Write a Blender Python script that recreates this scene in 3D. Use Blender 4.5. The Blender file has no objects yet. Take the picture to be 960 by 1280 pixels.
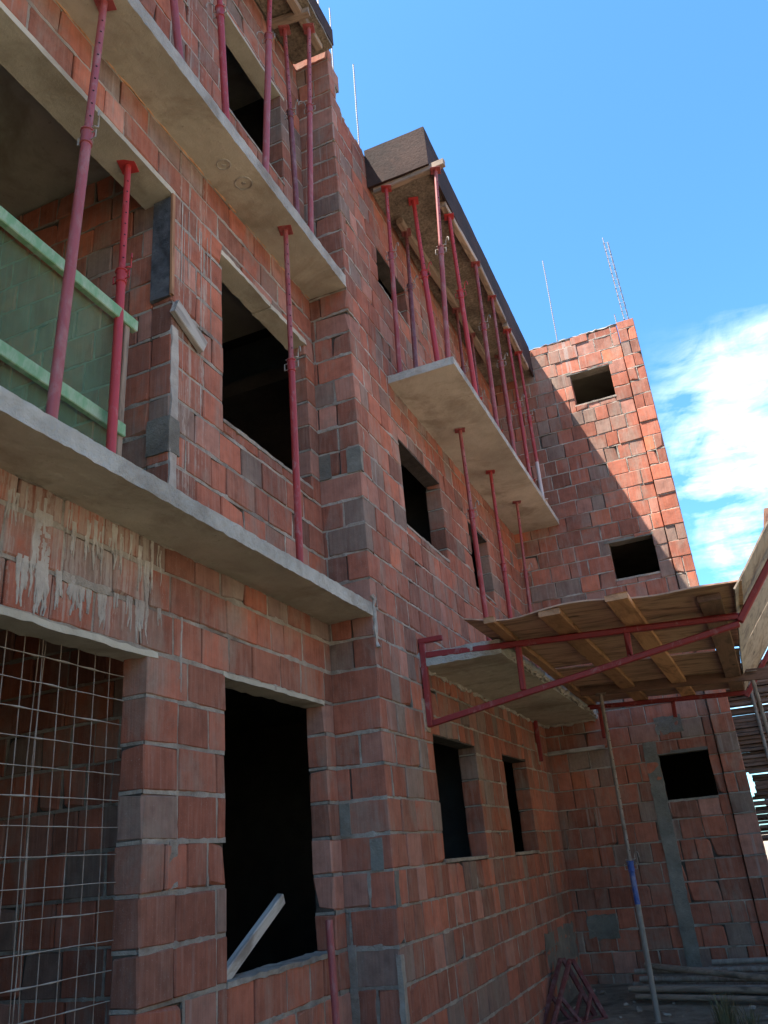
import bpy, bmesh, math, random
from mathutils import Vector, Matrix, noise

RNG = random.Random(7)
H = 1.6                      # eye height: measured heights are relative to the eye, lifted by H at the end
scene = bpy.context.scene
COL = scene.collection

# ------------------------------------------------------------------ node helpers
def new_mat(name):
    m = bpy.data.materials.new(name); m.use_nodes = True
    nt = m.node_tree; nt.nodes.clear()
    return m, nt
def N(nt, typ, **kw):
    n = nt.nodes.new(typ)
    for k, v in kw.items(): setattr(n, k, v)
    return n
def setin(nt, node, idx, v):
    s = node.inputs[idx]
    if isinstance(v, bpy.types.NodeSocket): nt.links.new(v, s)
    elif v is not None: s.default_value = v
def math_(nt, op, a, b=None, clamp=False):
    n = N(nt, 'ShaderNodeMath', operation=op, use_clamp=clamp)
    setin(nt, n, 0, a)
    if b is not None: setin(nt, n, 1, b)
    return n.outputs[0]
def vmul(nt, v, xyz):
    n = N(nt, 'ShaderNodeVectorMath', operation='MULTIPLY')
    setin(nt, n, 0, v); n.inputs[1].default_value = xyz
    return n.outputs[0]
def vadd(nt, v, w):
    n = N(nt, 'ShaderNodeVectorMath', operation='ADD')
    setin(nt, n, 0, v); setin(nt, n, 1, w)
    return n.outputs[0]
def noise_(nt, vec, scale, detail=4, rough=.55, dist=0.0, col=False):
    n = N(nt, 'ShaderNodeTexNoise')
    setin(nt, n, 'Vector', vec); n.inputs['Scale'].default_value = scale
    n.inputs['Detail'].default_value = detail; n.inputs['Roughness'].default_value = rough
    n.inputs['Distortion'].default_value = dist
    return n.outputs['Color'] if col else n.outputs['Fac']
def ramp(nt, fac, stops, interp='LINEAR'):
    n = N(nt, 'ShaderNodeValToRGB'); cr = n.color_ramp; cr.interpolation = interp
    while len(cr.elements) > 1: cr.elements.remove(cr.elements[-1])
    for i, (p, c) in enumerate(stops):
        e = cr.elements[0] if i == 0 else cr.elements.new(p)
        e.position = p
        c = c if hasattr(c, '__len__') else (c, c, c)
        e.color = (*c[:3], 1)
    setin(nt, n, 0, fac)
    return n.outputs['Color']
def mix(nt, fac, a, b, blend='MIX'):
    n = N(nt, 'ShaderNodeMix', data_type='RGBA', blend_type=blend)
    setin(nt, n, 0, fac)
    for i, v in ((6, a), (7, b)):
        if isinstance(v, bpy.types.NodeSocket): nt.links.new(v, n.inputs[i])
        else: n.inputs[i].default_value = (*v[:3], 1)
    return n.outputs[2]
def objc(nt): return N(nt, 'ShaderNodeTexCoord').outputs['Object']
def finish(nt, color, rough=.85, bump=None, bdist=.01, bstr=.6, spec=.3, metal=0.0):
    b = N(nt, 'ShaderNodeBsdfPrincipled'); o = N(nt, 'ShaderNodeOutputMaterial')
    setin(nt, b, 'Base Color', color if isinstance(color, bpy.types.NodeSocket) else (*color, 1))
    setin(nt, b, 'Roughness', rough)
    b.inputs['Specular IOR Level'].default_value = spec
    b.inputs['Metallic'].default_value = metal
    if bump is not None:
        bn = N(nt, 'ShaderNodeBump'); bn.inputs['Strength'].default_value = bstr
        bn.inputs['Distance'].default_value = bdist
        setin(nt, bn, 'Height', bump); nt.links.new(bn.outputs[0], b.inputs['Normal'])
    nt.links.new(b.outputs[0], o.inputs[0])
    return b

# ------------------------------------------------------------------ materials
def m_brick(name='clay_block', wash=False):
    m, nt = new_mat(name); P = objc(nt)
    at = N(nt, 'ShaderNodeAttribute', attribute_name='rnd')
    sp = N(nt, 'ShaderNodeSeparateXYZ'); nt.links.new(at.outputs['Vector'], sp.inputs[0])
    r, g, b = sp.outputs
    base = ramp(nt, r, [(0, (.145, .067, .047)), (.25, (.19, .075, .048)), (.45, (.228, .080, .050)), (.65, (.262, .086, .052)),
                        (.85, (.30, .095, .054)), (1, (.345, .112, .055))])
    base = mix(nt, math_(nt, 'MULTIPLY', math_(nt, 'GREATER_THAN', b, .90), .8), base, (.135, .098, .078))
    base = mix(nt, math_(nt, 'MULTIPLY', math_(nt, 'LESS_THAN', b, .07), .6), base, (.30, .155, .115))
    br = math_(nt, 'MULTIPLY_ADD', g, .55); nt.nodes[-1].inputs[2].default_value = 1.08
    base = mix(nt, 1, base, br, 'MULTIPLY')
    off = vadd(nt, P, vmul(nt, at.outputs['Vector'], (7, 5, 3)))
    mott = noise_(nt, off, 9, 5, .6)
    base = mix(nt, 1, base, ramp(nt, mott, [(.25, .72), (.5, 1.0), (.75, 1.22)]), 'MULTIPLY')
    # fired streaks that run along the block
    st = noise_(nt, vmul(nt, off, (26, 26, 2.2)), 1.0, 4, .6)
    base = mix(nt, math_(nt, 'MULTIPLY', ramp(nt, st, [(.5, 0), (.72, 1)]), .45), base, (.36, .2, .15))
    # grey cement smear
    sm = noise_(nt, vmul(nt, P, (3.2, 3.2, 1.3)), 1.0, 7, .68, .4)
    smf = math_(nt, 'ADD', sm, math_(nt, 'MULTIPLY', math_(nt, 'SUBTRACT', b, .5), .16))
    smf = ramp(nt, smf, [(.50, 0), (.60, .42), (.76, .85)])
    base = mix(nt, smf, base, mix(nt, noise_(nt, P, 30, 3), (.20, .14, .105), (.36, .27, .21)))
    # pale drips of cement wash
    dr = noise_(nt, vmul(nt, P, (19, 19, .7)), 1.0, 3, .5)
    dm = noise_(nt, P, .8, 3, .5)
    df = math_(nt, 'MULTIPLY', ramp(nt, dr, [(.60, 0), (.68, 1)]), ramp(nt, dm, [(.5, 0), (.62, .5)]))
    base = mix(nt, df, base, (.38, .33, .29))
    if wash:        # cement water that ran down from the slab above
        sx = N(nt, 'ShaderNodeSeparateXYZ'); nt.links.new(P, sx.inputs[0])
        wob = noise_(nt, P, 14, 3, .5)
        a1 = noise_(nt, vadd(nt, vmul(nt, P, (1, 42, .55)), math_(nt, 'MULTIPLY', wob, 1.1)), 1.0, 3, .6)
        a2 = noise_(nt, vmul(nt, P, (1, 9, .8)), 1.0, 4, .6, .3)
        zr = N(nt, 'ShaderNodeMapRange', interpolation_type='SMOOTHSTEP'); setin(nt, zr, 0, sx.outputs[2]); zr.inputs[1].default_value = 1.10; zr.inputs[2].default_value = 1.86
        zt_ = N(nt, 'ShaderNodeMapRange'); setin(nt, zt_, 0, sx.outputs[2]); zt_.inputs[1].default_value = 1.95; zt_.inputs[2].default_value = 1.9
        yr = N(nt, 'ShaderNodeMapRange', interpolation_type='SMOOTHSTEP'); setin(nt, yr, 0, sx.outputs[1]); yr.inputs[1].default_value = 4.5; yr.inputs[2].default_value = 2.9
        reg = math_(nt, 'MULTIPLY', math_(nt, 'MULTIPLY', math_(nt, 'POWER', zr.outputs[0], .5), zt_.outputs[0]), yr.outputs[0])
        c1 = N(nt, 'ShaderNodeMapRange', interpolation_type='SMOOTHSTEP'); setin(nt, c1, 0, sx.outputs[1]); c1.inputs[1].default_value = 3.76; c1.inputs[2].default_value = 3.82
        c2 = N(nt, 'ShaderNodeMapRange', interpolation_type='SMOOTHSTEP'); setin(nt, c2, 0, sx.outputs[1]); c2.inputs[1].default_value = 4.38; c2.inputs[2].default_value = 4.05
        c3 = N(nt, 'ShaderNodeMapRange', interpolation_type='SMOOTHSTEP'); setin(nt, c3, 0, sx.outputs[2]); c3.inputs[1].default_value = 2.0; c3.inputs[2].default_value = 2.4
        colm = math_(nt, 'MULTIPLY', math_(nt, 'MULTIPLY', c1.outputs[0], c2.outputs[0]), c3.outputs[0])
        reg = math_(nt, 'MAXIMUM', reg, math_(nt, 'MULTIPLY', colm, .5))
        lev = math_(nt, 'ADD', math_(nt, 'ADD', math_(nt, 'MULTIPLY', a1, .5), math_(nt, 'MULTIPLY', a2, .5)), math_(nt, 'MULTIPLY', reg, .12))
        wf = math_(nt, 'MULTIPLY', ramp(nt, lev, [(.57, 0), (.63, .5), (.75, .85)]), ramp(nt, reg, [(.05, 0), (.3, 1)]))
        base = mix(nt, wf, base, mix(nt, noise_(nt, P, 18, 4), (.34, .26, .20), (.54, .46, .38)))
    # soot and damp
    so = noise_(nt, P, .55, 4, .6)
    base = mix(nt, 1, base, ramp(nt, so, [(.3, (.76, .74, .75)), (.6, (1.06, 1.04, 1.02))]), 'MULTIPLY')
    speck = noise_(nt, P, 120, 2)
    base = mix(nt, ramp(nt, speck, [(.66, 0), (.74, .5)]), base, (.36, .29, .25))
    gr = noise_(nt, vmul(nt, off, (70, 70, 2.0)), 1.0, 2, .5)
    fine = noise_(nt, P, 95, 4, .65)
    base = mix(nt, 1, base, ramp(nt, gr, [(.3, .90), (.6, 1.04)]), 'MULTIPLY')
    h = math_(nt, 'ADD', math_(nt, 'MULTIPLY', gr, .9), math_(nt, 'MULTIPLY', fine, .6))
    h = math_(nt, 'ADD', h, mott)
    finish(nt, base, .9, h, .006, .55, .2)
    return m
def m_grit(name, lo, hi, scale=6, stain=None, bd=.008, bs=.7, rough=.92, streak=None):
    m, nt = new_mat(name); P = objc(nt)
    a = noise_(nt, P, scale, 7, .65, .2)
    c = ramp(nt, a, [(.28, lo), (.7, hi)])
    big = noise_(nt, P, scale * .22, 4, .6)
    c = mix(nt, 1, c, ramp(nt, big, [(.3, .72), (.68, 1.16)]), 'MULTIPLY')
    if stain:
        s = noise_(nt, vmul(nt, P, streak or (1, 1, 1)), 1.7, 6, .65, .5)
        c = mix(nt, ramp(nt, s, [(.5, 0), (.66, .75)]), c, stain)
    f = noise_(nt, P, 70, 5, .7)
    pit = noise_(nt, P, 26, 3, .5)
    c = mix(nt, ramp(nt, pit, [(.68, 0), (.76, .45)]), c, tuple(x * .45 for x in lo))
    finish(nt, c, rough, math_(nt, 'ADD', math_(nt, 'ADD', f, a), pit), bd, bs, .2)
    return m
def m_wood(name, a, b, dark, grain=1.0, rough=.75, sx=1.2, sc=22):
    m, nt = new_mat(name); P = objc(nt)
    inf = N(nt, 'ShaderNodeObjectInfo')
    cb = N(nt, 'ShaderNodeCombineXYZ')
    for i in range(3): nt.links.new(math_(nt, 'MULTIPLY', inf.outputs['Random'], 13.0 + i * 5), cb.inputs[i])
    Q = vadd(nt, P, cb.outputs[0])
    w = noise_(nt, vmul(nt, Q, (sx, sc, sc)), 1.0, 5, .62, .8)
    c = ramp(nt, w, [(.3, a), (.52, b), (.75, a)])
    k = noise_(nt, vmul(nt, Q, (1.1, 4, 4)), 1.6, 5, .6, 1.5)
    c = mix(nt, ramp(nt, k, [(.48, 0), (.66, .85)]), c, dark)
    br = math_(nt, 'MULTIPLY_ADD', inf.outputs['Random'], .5); nt.nodes[-1].inputs[2].default_value = .75
    c = mix(nt, 1, c, br, 'MULTIPLY')
    kn = noise_(nt, vmul(nt, Q, (3, 9, 9)), 1.0, 2, .4)
    c = mix(nt, ramp(nt, kn, [(.7, 0), (.76, .7)]), c, tuple(x * .4 for x in dark))
    finish(nt, c, rough, w, .004, .6 * grain, .25)
    return m
def m_paint(name, c0, c1, wear=.25, dust=(.42, .36, .33), rough=.5, metal=0.0):
    m, nt = new_mat(name); P = objc(nt)
    a = noise_(nt, vmul(nt, P, (1, 1, .4)), 9, 5, .6)
    c = mix(nt, a, c0, c1)
    d = noise_(nt, vmul(nt, P, (1, 1, .45)), 15, 6, .7, .3)
    c = mix(nt, ramp(nt, d, [(.62 - wear * .5, 0), (.84 - wear * .5, .55)]), c, dust)
    f = noise_(nt, P, 60, 4, .7)
    c = mix(nt, ramp(nt, f, [(.68, 0), (.74, .8)]), c, (.07, .035, .025))
    rr = math_(nt, 'MULTIPLY_ADD', d, .4); nt.nodes[-1].inputs[2].default_value = rough - .15
    finish(nt, c, rr, math_(nt, 'ADD', f, a), .002, .35, .4, metal)
    return m
M = {}
M['brick'] = m_brick()
M['brick_washed'] = m_brick('washed_clay_block', True)
M['mortar'] = m_grit('mortar', (.25, .20, .155), (.44, .37, .30), 9, (.15, .105, .08), .012, .9)
M['mortar_pale'] = m_grit('pale_cement_wash', (.34, .28, .23), (.52, .45, .38), 9, (.27, .2, .16), .006, .8)
M['core'] = m_grit('deep_mortar_soffit_shade', (.05, .04, .032), (.10, .08, .066), 8)
M['concrete'] = m_grit('concrete', (.42, .36, .275), (.53, .465, .365), 3.2, (.27, .215, .155), .006, .55)
M['edge'] = m_grit('pale_concrete', (.35, .31, .26), (.53, .48, .41), 6, (.22, .18, .14), .014, .95)
M['grey'] = m_grit('grey_cement', (.15, .13, .105), (.27, .24, .195), 5, (.11, .09, .07), .01, .8)
M['dark'] = m_grit('stained_shaded_board', (.036, .018, .014), (.06, .034, .026), 4, (.02, .014, .012), .006, .7)  # stained board, colour darkened further to put the roof end face in shade
M['osb'] = m_grit('flaked_board', (.10, .075, .055), (.34, .27, .20), 30, (.08, .06, .045), .012, 1.0)
M['soil'] = m_grit('soil', (.21, .16, .11), (.36, .29, .21), 5, (.06, .04, .027), .03, 1.0)
M['inner'] = m_grit('interior_shade', (.04, .034, .03), (.07, .058, .05), 3)  # near-black base colour stands in for the darkness of unlit rooms
M['ply'] = m_wood('plywood', (.36, .195, .125), (.49, .29, .195), (.16, .085, .055), .8, .7, 2.0, 11)
M['plygrey'] = m_wood('weathered_plywood', (.25, .185, .135), (.34, .26, .195), (.14, .095, .068), .8, .8, 2.0, 11)
M['timber'] = m_wood('timber', (.38, .175, .085), (.48, .24, .12), (.22, .10, .05))
M['timber_old'] = m_wood('old_timber', (.24, .16, .11), (.34, .24, .17), (.12, .085, .06))
M['timber_red'] = m_wood('brown_timber', (.17, .085, .058), (.23, .12, .08), (.09, .05, .036))
M['timber_grey'] = m_wood('grey_timber', (.30, .255, .21), (.42, .365, .305), (.16, .125, .10))
M['tar'] = m_grit('tarred', (.03, .03, .032), (.12, .12, .125), 12, (.2, .2, .2), .006, .9)
M['red'] = m_paint('red_paint', (.36, .032, .028), (.25, .027, .024), .18)
M['redbright'] = m_paint('bright_red_paint', (.46, .038, .036), (.35, .03, .028), .06)
M['reddull'] = m_paint('dusty_red_paint', (.31, .045, .04), (.21, .036, .032), .3, (.34, .22, .19))
M['redpink'] = m_paint('faded_red_paint', (.34, .07, .066), (.25, .05, .048), .25, (.36, .24, .21))
M['redbrown'] = m_paint('rusted_red_paint', (.20, .04, .035), (.13, .035, .03), .3, (.3, .2, .17))
M['redsteel'] = m_paint('red_oxide_steel', (.28, .022, .019), (.19, .018, .016), .1)
M['white'] = m_paint('limewashed_steel', (.55, .48, .45), (.42, .33, .31), .3, (.35, .2, .18))
M['steel'] = m_paint('grey_steel', (.26, .22, .18), (.17, .13, .10), .3, (.38, .33, .27), .55)
M['rust'] = m_paint('rusty_steel', (.24, .165, .115), (.15, .10, .075), .4, (.4, .35, .3), .7)
M['blue'] = m_paint('blue_paint', (.03, .08, .30), (.03, .06, .2), .25)
M['wire'] = m_paint('wire', (.34, .29, .24), (.2, .16, .13), .3, (.45, .39, .33), .6)
M['hole'] = m_grit('pin_hole', (.012, .01, .01), (.02, .015, .015))
M['greenwood'] = m_paint('green_rail', (.20, .35, .17), (.13, .27, .13), .4, (.48, .50, .38), .7)
M['rebar'] = m_paint('rebar', (.24, .22, .22), (.16, .15, .15), .2, (.45, .43, .42), .6)
M['plaster'] = m_grit('plaster', (.55, .50, .42), (.68, .62, .53), 2)
M['whiteblock'] = m_grit('white_block', (.62, .6, .57), (.8, .78, .75), 6)
def m_net():
    m, nt = new_mat('green_net'); P = objc(nt)
    d = N(nt, 'ShaderNodeBsdfDiffuse'); t = N(nt, 'ShaderNodeBsdfTranslucent'); tr = N(nt, 'ShaderNodeBsdfTransparent')
    a = noise_(nt, P, 2.2, 5, .6)
    c = mix(nt, a, (.20, .37, .22), (.29, .47, .30))
    nt.links.new(c, d.inputs[0]); nt.links.new(c, t.inputs[0])
    tr.inputs[0].default_value = (.84, .95, .80, 1)
    m1 = N(nt, 'ShaderNodeMixShader'); m1.inputs[0].default_value = .35
    nt.links.new(d.outputs[0], m1.inputs[1]); nt.links.new(t.outputs[0], m1.inputs[2])
    wv = noise_(nt, vmul(nt, P, (1, 6, 3)), 1.4, 4, .6)
    f = ramp(nt, wv, [(.3, .30), (.7, .46)])
    m2 = N(nt, 'ShaderNodeMixShader'); nt.links.new(f, m2.inputs[0])
    nt.links.new(tr.outputs[0], m2.inputs[1]); nt.links.new(m1.outputs[0], m2.inputs[2])
    o = N(nt, 'ShaderNodeOutputMaterial'); nt.links.new(m2.outputs[0], o.inputs[0])
    return m
M['net'] = m_net()
def m_leaf(name, a, b):
    m, nt = new_mat(name)
    at = N(nt, 'ShaderNodeAttribute', attribute_name='rnd')
    sp = N(nt, 'ShaderNodeSeparateXYZ'); nt.links.new(at.outputs['Vector'], sp.inputs[0])
    finish(nt, mix(nt, sp.outputs[0], a, b), .7)
    return m
M['leaf'] = m_leaf('leaf', (.05, .09, .025), (.14, .17, .05))
M['straw'] = m_leaf('dry_grass', (.10, .095, .04), (.24, .18, .09))

# ------------------------------------------------------------------ mesh builder
class MB:
    def __init__(s): s.v = []; s.f = []; s.m = []; s.r = []
    def add(s, vs, fs, mi=0, rnd=None):
        o = len(s.v); s.v += [tuple(p) for p in vs]
        rnd = rnd or (RNG.random(), RNG.random(), RNG.random())
        s.r += [rnd] * len(vs)
        for f in fs: s.f.append(tuple(o + i for i in f)); s.m.append(mi)
    def box(s, x0, x1, y0, y1, z0, z1, c=0.0, mi=0, rnd=None, jit=0.0, mp=None):
        x0, x1 = sorted((x0, x1)); y0, y1 = sorted((y0, y1)); z0, z1 = sorted((z0, z1))
        mp = mp or (lambda a, b, d: (a, b, d))
        j = lambda: RNG.uniform(-jit, jit)
        if c <= 0:
            vs = [mp(x + j(), y + j(), z + j()) for x in (x0, x1) for y in (y0, y1) for z in (z0, z1)]
            s.add(vs, [(0, 1, 3, 2), (4, 6, 7, 5), (0, 4, 5, 1), (2, 3, 7, 6), (0, 2, 6, 4), (1, 5, 7, 3)], mi, rnd); return
        c = min(c, (x1 - x0) * .3, (y1 - y0) * .3, (z1 - z0) * .3)
        vs = []; idx = {}
        for i in (0, 1):
            for k in (0, 1):
                for l in (0, 1):
                    p = ((x0, x1)[i] + j(), (y0, y1)[k] + j(), (z0, z1)[l] + j())
                    sg = (1 - 2 * i, 1 - 2 * k, 1 - 2 * l)
                    cc = c * (RNG.uniform(.5, 1.7) if RNG.random() > .05 else RNG.uniform(2.5, 6))
                    for ax in range(3):
                        q = [p[a] + (sg[a] * cc if a != ax else 0) for a in range(3)]
                        idx[(i, k, l, ax)] = len(vs); vs.append(mp(*q))
        fs = []
        for ax in range(3):
            o = [a for a in range(3) if a != ax]
            for sd in (0, 1):
                loop = []
                for (p, q) in ((0, 0), (1, 0), (1, 1), (0, 1)):
                    key = [0, 0, 0]; key[ax] = sd; key[o[0]] = p; key[o[1]] = q
                    loop.append(idx[(*key, ax)])
                fs.append(tuple(loop))
        for ax in range(3):
            a, b = [t for t in range(3) if t != ax]
            for p in (0, 1):
                for q in (0, 1):
                    k0 = [0, 0, 0]; k0[a] = p; k0[b] = q; k1 = list(k0); k1[ax] = 1
                    fs.append((idx[(*k0, a)], idx[(*k0, b)], idx[(*k1, b)], idx[(*k1, a)]))
        for i in (0, 1):
            for k in (0, 1):
                for l in (0, 1): fs.append(tuple(idx[(i, k, l, a)] for a in range(3)))
        s.add(vs, fs, mi, rnd)
    def rough(s, x0, x1, y0, y1, z0, z1, seg=.08, amp=.006, mi=0, freq=6.0, seed=0.0):
        """a cast block: all six faces gridded and displaced so that edges come out uneven"""
        dims = (x1 - x0, y1 - y0, z1 - z0); org = (x0, y0, z0)
        n = [max(1, int(round(d / seg))) for d in dims]
        cache = {}; vs = []; fs = []
        def vid(i, k, l):
            key = (i, k, l)
            if key not in cache:
                p = Vector((org[0] + dims[0] * i / n[0], org[1] + dims[1] * k / n[1], org[2] + dims[2] * l / n[2]))
                d = noise.noise_vector(p * freq * 2.6 + Vector((seed, seed, seed))) * amp * .8 + noise.noise_vector(p * freq * .5 + Vector((seed, 3, 1))) * amp * .3
                d += noise.noise_vector(p * freq * 7 + Vector((seed, 3, 1))) * amp * .35
                cache[key] = len(vs); vs.append(p + d)
            return cache[key]
        for ax in range(3):
            a, b = [t for t in range(3) if t != ax]
            for sd in (0, n[ax]):
                for i in range(n[a]):
                    for k in range(n[b]):
                        q = []
                        for (p, r) in ((i, k), (i + 1, k), (i + 1, k + 1), (i, k + 1)):
                            key = [0, 0, 0]; key[ax] = sd; key[a] = p; key[b] = r; q.append(vid(*key))
                        fs.append(tuple(q))
        s.add(vs, fs, mi)
    def tube(s, pts, rad, n=10, mi=0, caps=True, wob=0.0):
        pts = [Vector(p) for p in pts]
        if not hasattr(rad, '__len__'): rad = [rad] * len(pts)
        vs = []; fs = []; up = None
        for i, p in enumerate(pts):
            t = (pts[min(i + 1, len(pts) - 1)] - pts[max(i - 1, 0)]).normalized()
            if up is None:
                up = t.orthogonal().normalized()
            else:
                up = (up - t * up.dot(t)); up = up.normalized() if up.length > 1e-6 else t.orthogonal().normalized()
            w = t.cross(up)
            for k in range(n):
                a = 2 * math.pi * k / n; rr = rad[i] * (1 + RNG.uniform(-wob, wob))
                vs.append(p + (up * math.cos(a) + w * math.sin(a)) * rr)
        for i in range(len(pts) - 1):
            for k in range(n):
                fs.append((i * n + k, i * n + (k + 1) % n, (i + 1) * n + (k + 1) % n, (i + 1) * n + k))
        if caps:
            fs.append(tuple(range(n - 1, -1, -1))); fs.append(tuple((len(pts) - 1) * n + k for k in range(n)))
        s.add(vs, fs, mi)
    def bar(s, p0, p1, w, h, mi=0, up=(0, 0, 1), c=.003):
        p0 = Vector(p0); p1 = Vector(p1); t = (p1 - p0); L = t.length; t.normalize()
        u = Vector(up); sd = t.cross(u).normalized(); u = sd.cross(t)
        s.box(0, L, -w / 2, w / 2, -h / 2, h / 2, c, mi, mp=lambda a, b, d: p0 + t * a + sd * b + u * d)
    def build(s, name, mats, parent=None, loc=None, smooth=False, label=None, fix=True):
        me = bpy.data.meshes.new(name)
        off = Vector(loc) if loc else Vector((0, 0, 0))
        me.from_pydata([Vector(p) - off for p in s.v], [], s.f)
        for m in (mats if isinstance(mats, (list, tuple)) else [mats]): me.materials.append(M[m])
        me.polygons.foreach_set('material_index', s.m)
        at = me.attributes.new('rnd', 'FLOAT_VECTOR', 'POINT')
        at.data.foreach_set('vector', [x for r in s.r for x in r])
        if fix:
            bm = bmesh.new(); bm.from_mesh(me); bmesh.ops.recalc_face_normals(bm, faces=bm.faces); bm.to_mesh(me); bm.free()
        if smooth:
            me.polygons.foreach_set('use_smooth', [True] * len(me.polygons))
            try: me.set_sharp_from_angle(angle=math.radians(40))
            except Exception: pass
        o = bpy.data.objects.new(name, me); COL.objects.link(o); o.location = off
        if parent:
            o.parent = parent; o.location = off - Vector(parent.get('_o', (0, 0, 0)))
        if label: o['label'] = label
        return o
def thing(name, label, cat, loc=(0, 0, 0), group=None):
    o = bpy.data.objects.new(name, None); COL.objects.link(o); o.location = loc
    o.empty_display_size = .1; o['_o'] = tuple(loc)
    return tag(o, label, cat, group)
def tag(o, label, cat, group=None):
    o['label'] = label; o['category'] = cat
    if group: o['group'] = group
    return o

# ------------------------------------------------------------------ masonry
Z0, CO = -1.80, .25          # first bed joint and course height
def wall(name, u0, u1, zb, zt, holes, mp, t, parent, seed=1, course=CO, lens=(.29, .29, .3, .19, .24, .38), start=None,
         label=None, mats=('brick', 'core', 'mortar'), proud=.55, topjag=0.0, dirt=0.0, J=.013):
    """clay blocks of full wall thickness, laid in courses round the holes (u0,u1,z0,z1) over a recessed core, with ragged mortar beds"""
    R = random.Random(seed); mb = MB()
    k0 = int(math.floor((zb - Z0) / course)); k1 = int(math.ceil((zt - Z0) / course))
    for k in range(k0, k1):
        za, zc = max(Z0 + k * course, zb), min(Z0 + (k + 1) * course, zt)
        if zc - za < .025: continue
        ua = start(k) if start else u0
        cuts = sorted({ua, u1, *[h for ho in holes for h in ho[:2] if ua < h < u1 and ho[2] < zc and ho[3] > za]})
        mode = R.choice((0, 0, 0, 0, 1, 2, 2))
        for a, b in zip(cuts, cuts[1:]):
            if b - a < .02: continue
            mid = (a + b) / 2; spans = [(za, zc)]
            for ho in holes:
                if ho[0] < mid < ho[1]:
                    ns = []
                    for (p, q) in spans:
                        if ho[3] <= p or ho[2] >= q: ns.append((p, q)); continue
                        if ho[2] > p: ns.append((p, ho[2]))
                        if ho[3] < q: ns.append((ho[3], q))
                    spans = ns
            for (p, q) in spans:
                if q - p < .02: continue
                # recessed core of this course piece
                mb.box(a + .006, b - .006, -t + .01, -.022, p, q, 0, 1, mp=lambda x, d, z: mp(x, d, z))
                if p - J / 2 > zb: mb.box(a + .003, b - .003, -t + .004, -.014, p - J * .5, p + J * .5, 0, 2, mp=lambda x, d, z: mp(x, d, z))
                # blocks
                u = a
                while u < b - .004:
                    L = R.choice((.19, .19, .2) if mode == 1 else (.29, .3, .38) if mode == 2 else lens)
                    e = u + L
                    if b - e < .09: e = b
                    e = min(e, b)
                    g0 = 0.0 if u == a else min(J, .013) / 2 * R.uniform(.3, 1.3)
                    g1 = 0.0 if e == b else min(J, .013) / 2 * R.uniform(.3, 1.3)
                    d = R.uniform(-.005, .004) * (1 + topjag * 40)
                    rnd = (min(1, max(0, R.betavariate(3, 2.6))), R.random(), R.random())
                    zz0 = p + (.0 if p > za + .001 else J / 2); zz1 = q - (.0 if q < zc - .001 else J / 2)
                    if zz1 - zz0 > .012:
                        tj = R.uniform(0, topjag) if k == k1 - 1 else 0
                        mb.box(u + g0, e - g1, -t, d, zz0, zz1 - tj, .007, 0, rnd, .0035, mp=mp)
                    # vertical joint: two thirds are filled with mortar, the rest stay open
                    if e < b and R.random() < .5 and zz1 - zz0 > .05:
                        ribbon(mb, mp, R, (e, p + .01), (e, q - .01), J * .75, False, proud * .6)
                    u = e
                # bed joint under this piece
                if abs(p - za) < .002 and b - a > .05: ribbon(mb, mp, R, (a + .004, p), (b - .004, p), J * 1.15, True, proud)
    return mb.build(name, list(mats), parent, label=label)
def ribbon(mb, mp, R, A, B, J, horiz, proud):
    L = math.hypot(B[0] - A[0], B[1] - A[1]); n = max(2, int(L / .035))
    ph = R.uniform(0, 50); vs = []; fs = []
    for i in range(n + 1):
        s = i / n; u = A[0] + (B[0] - A[0]) * s; z = A[1] + (B[1] - A[1]) * s
        nz = noise.noise(Vector((ph + L * s * 5, ph, 0))) ; n2 = noise.noise(Vector((ph + L * s * 19, 3, ph)))
        out = -.004 + .011 * proud * (nz + .5 * n2 + .35)
        wd = J * .5 + max(0.0, .0045 * (nz + n2 + .55)) * (1.6 if nz > .25 else 1)
        cs = .004 * n2
        for (w, d) in ((-J * .5, -.03), (-wd, out - .003), (wd, out - .003), (J * .5, -.03)):
            vs.append(mp(u, d, z + w + cs) if horiz else mp(u + w + cs, d, z))
        # rounded middle ridge keeps the bead from looking like tape
    for i in range(n):
        for k in range(3): fs.append((i * 4 + k, i * 4 + k + 1, i * 4 + 5 + k, i * 4 + 4 + k))
    mb.add(vs, fs, 2)

XW, XB, YC, YB = -2.5, -2.9, 5.96, 12.02
mpW = lambda u, d, z: (XW + d, u, z)
mpB = lambda u, d, z: (XB + d, u, z)
mpBack = lambda u, d, z: (u, YB - d, z)
mpPier = lambda u, d, z: (u, YC - d, z)

B = thing('brick_building', 'unfinished three storey red clay block building with empty window holes and propped concrete balcony slabs', 'building', (0, 0, -1.7))
GZ = -1.78
# window holes
hB = [(1.0, 3.63, GZ, 1.19), (4.40, 5.79, -.56, 1.19),
      (.6, 3.77, 1.9, 4.69), (4.40, 5.79, 3.05, 4.60),
      (4.45, 5.52, 6.34, 7.62), (1.2, 3.3, 6.3, 7.62)]
hW = [(7.13, 8.41, -.04, 1.03), (9.46, 10.58, -.04, 1.03), (7.03, 8.31, 3.03, 4.02), (9.33, 10.2, 3.0, 3.9),
      (6.93, 7.84, 5.93, 6.49), (9.33, 10.13, 5.93, 6.49)]
hK = [(-1.03, -.378, .42, 1.035), (-1.095, -.453, 3.535, 4.145), (-1.155, -.513, 6.55, 7.16)]
dep = lambda k: YC + (.13 if k % 2 else .26)
LW = wall('loggia_wall', -4.0, 5.95, GZ, 8.5, hB, mpB, .17, B, 11, J=.019, lens=(.38, .29, .29, .19, .3), mats=('brick_washed', 'core', 'mortar'), label='recessed wall with drips of cement and large openings', proud=.7)
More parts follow.
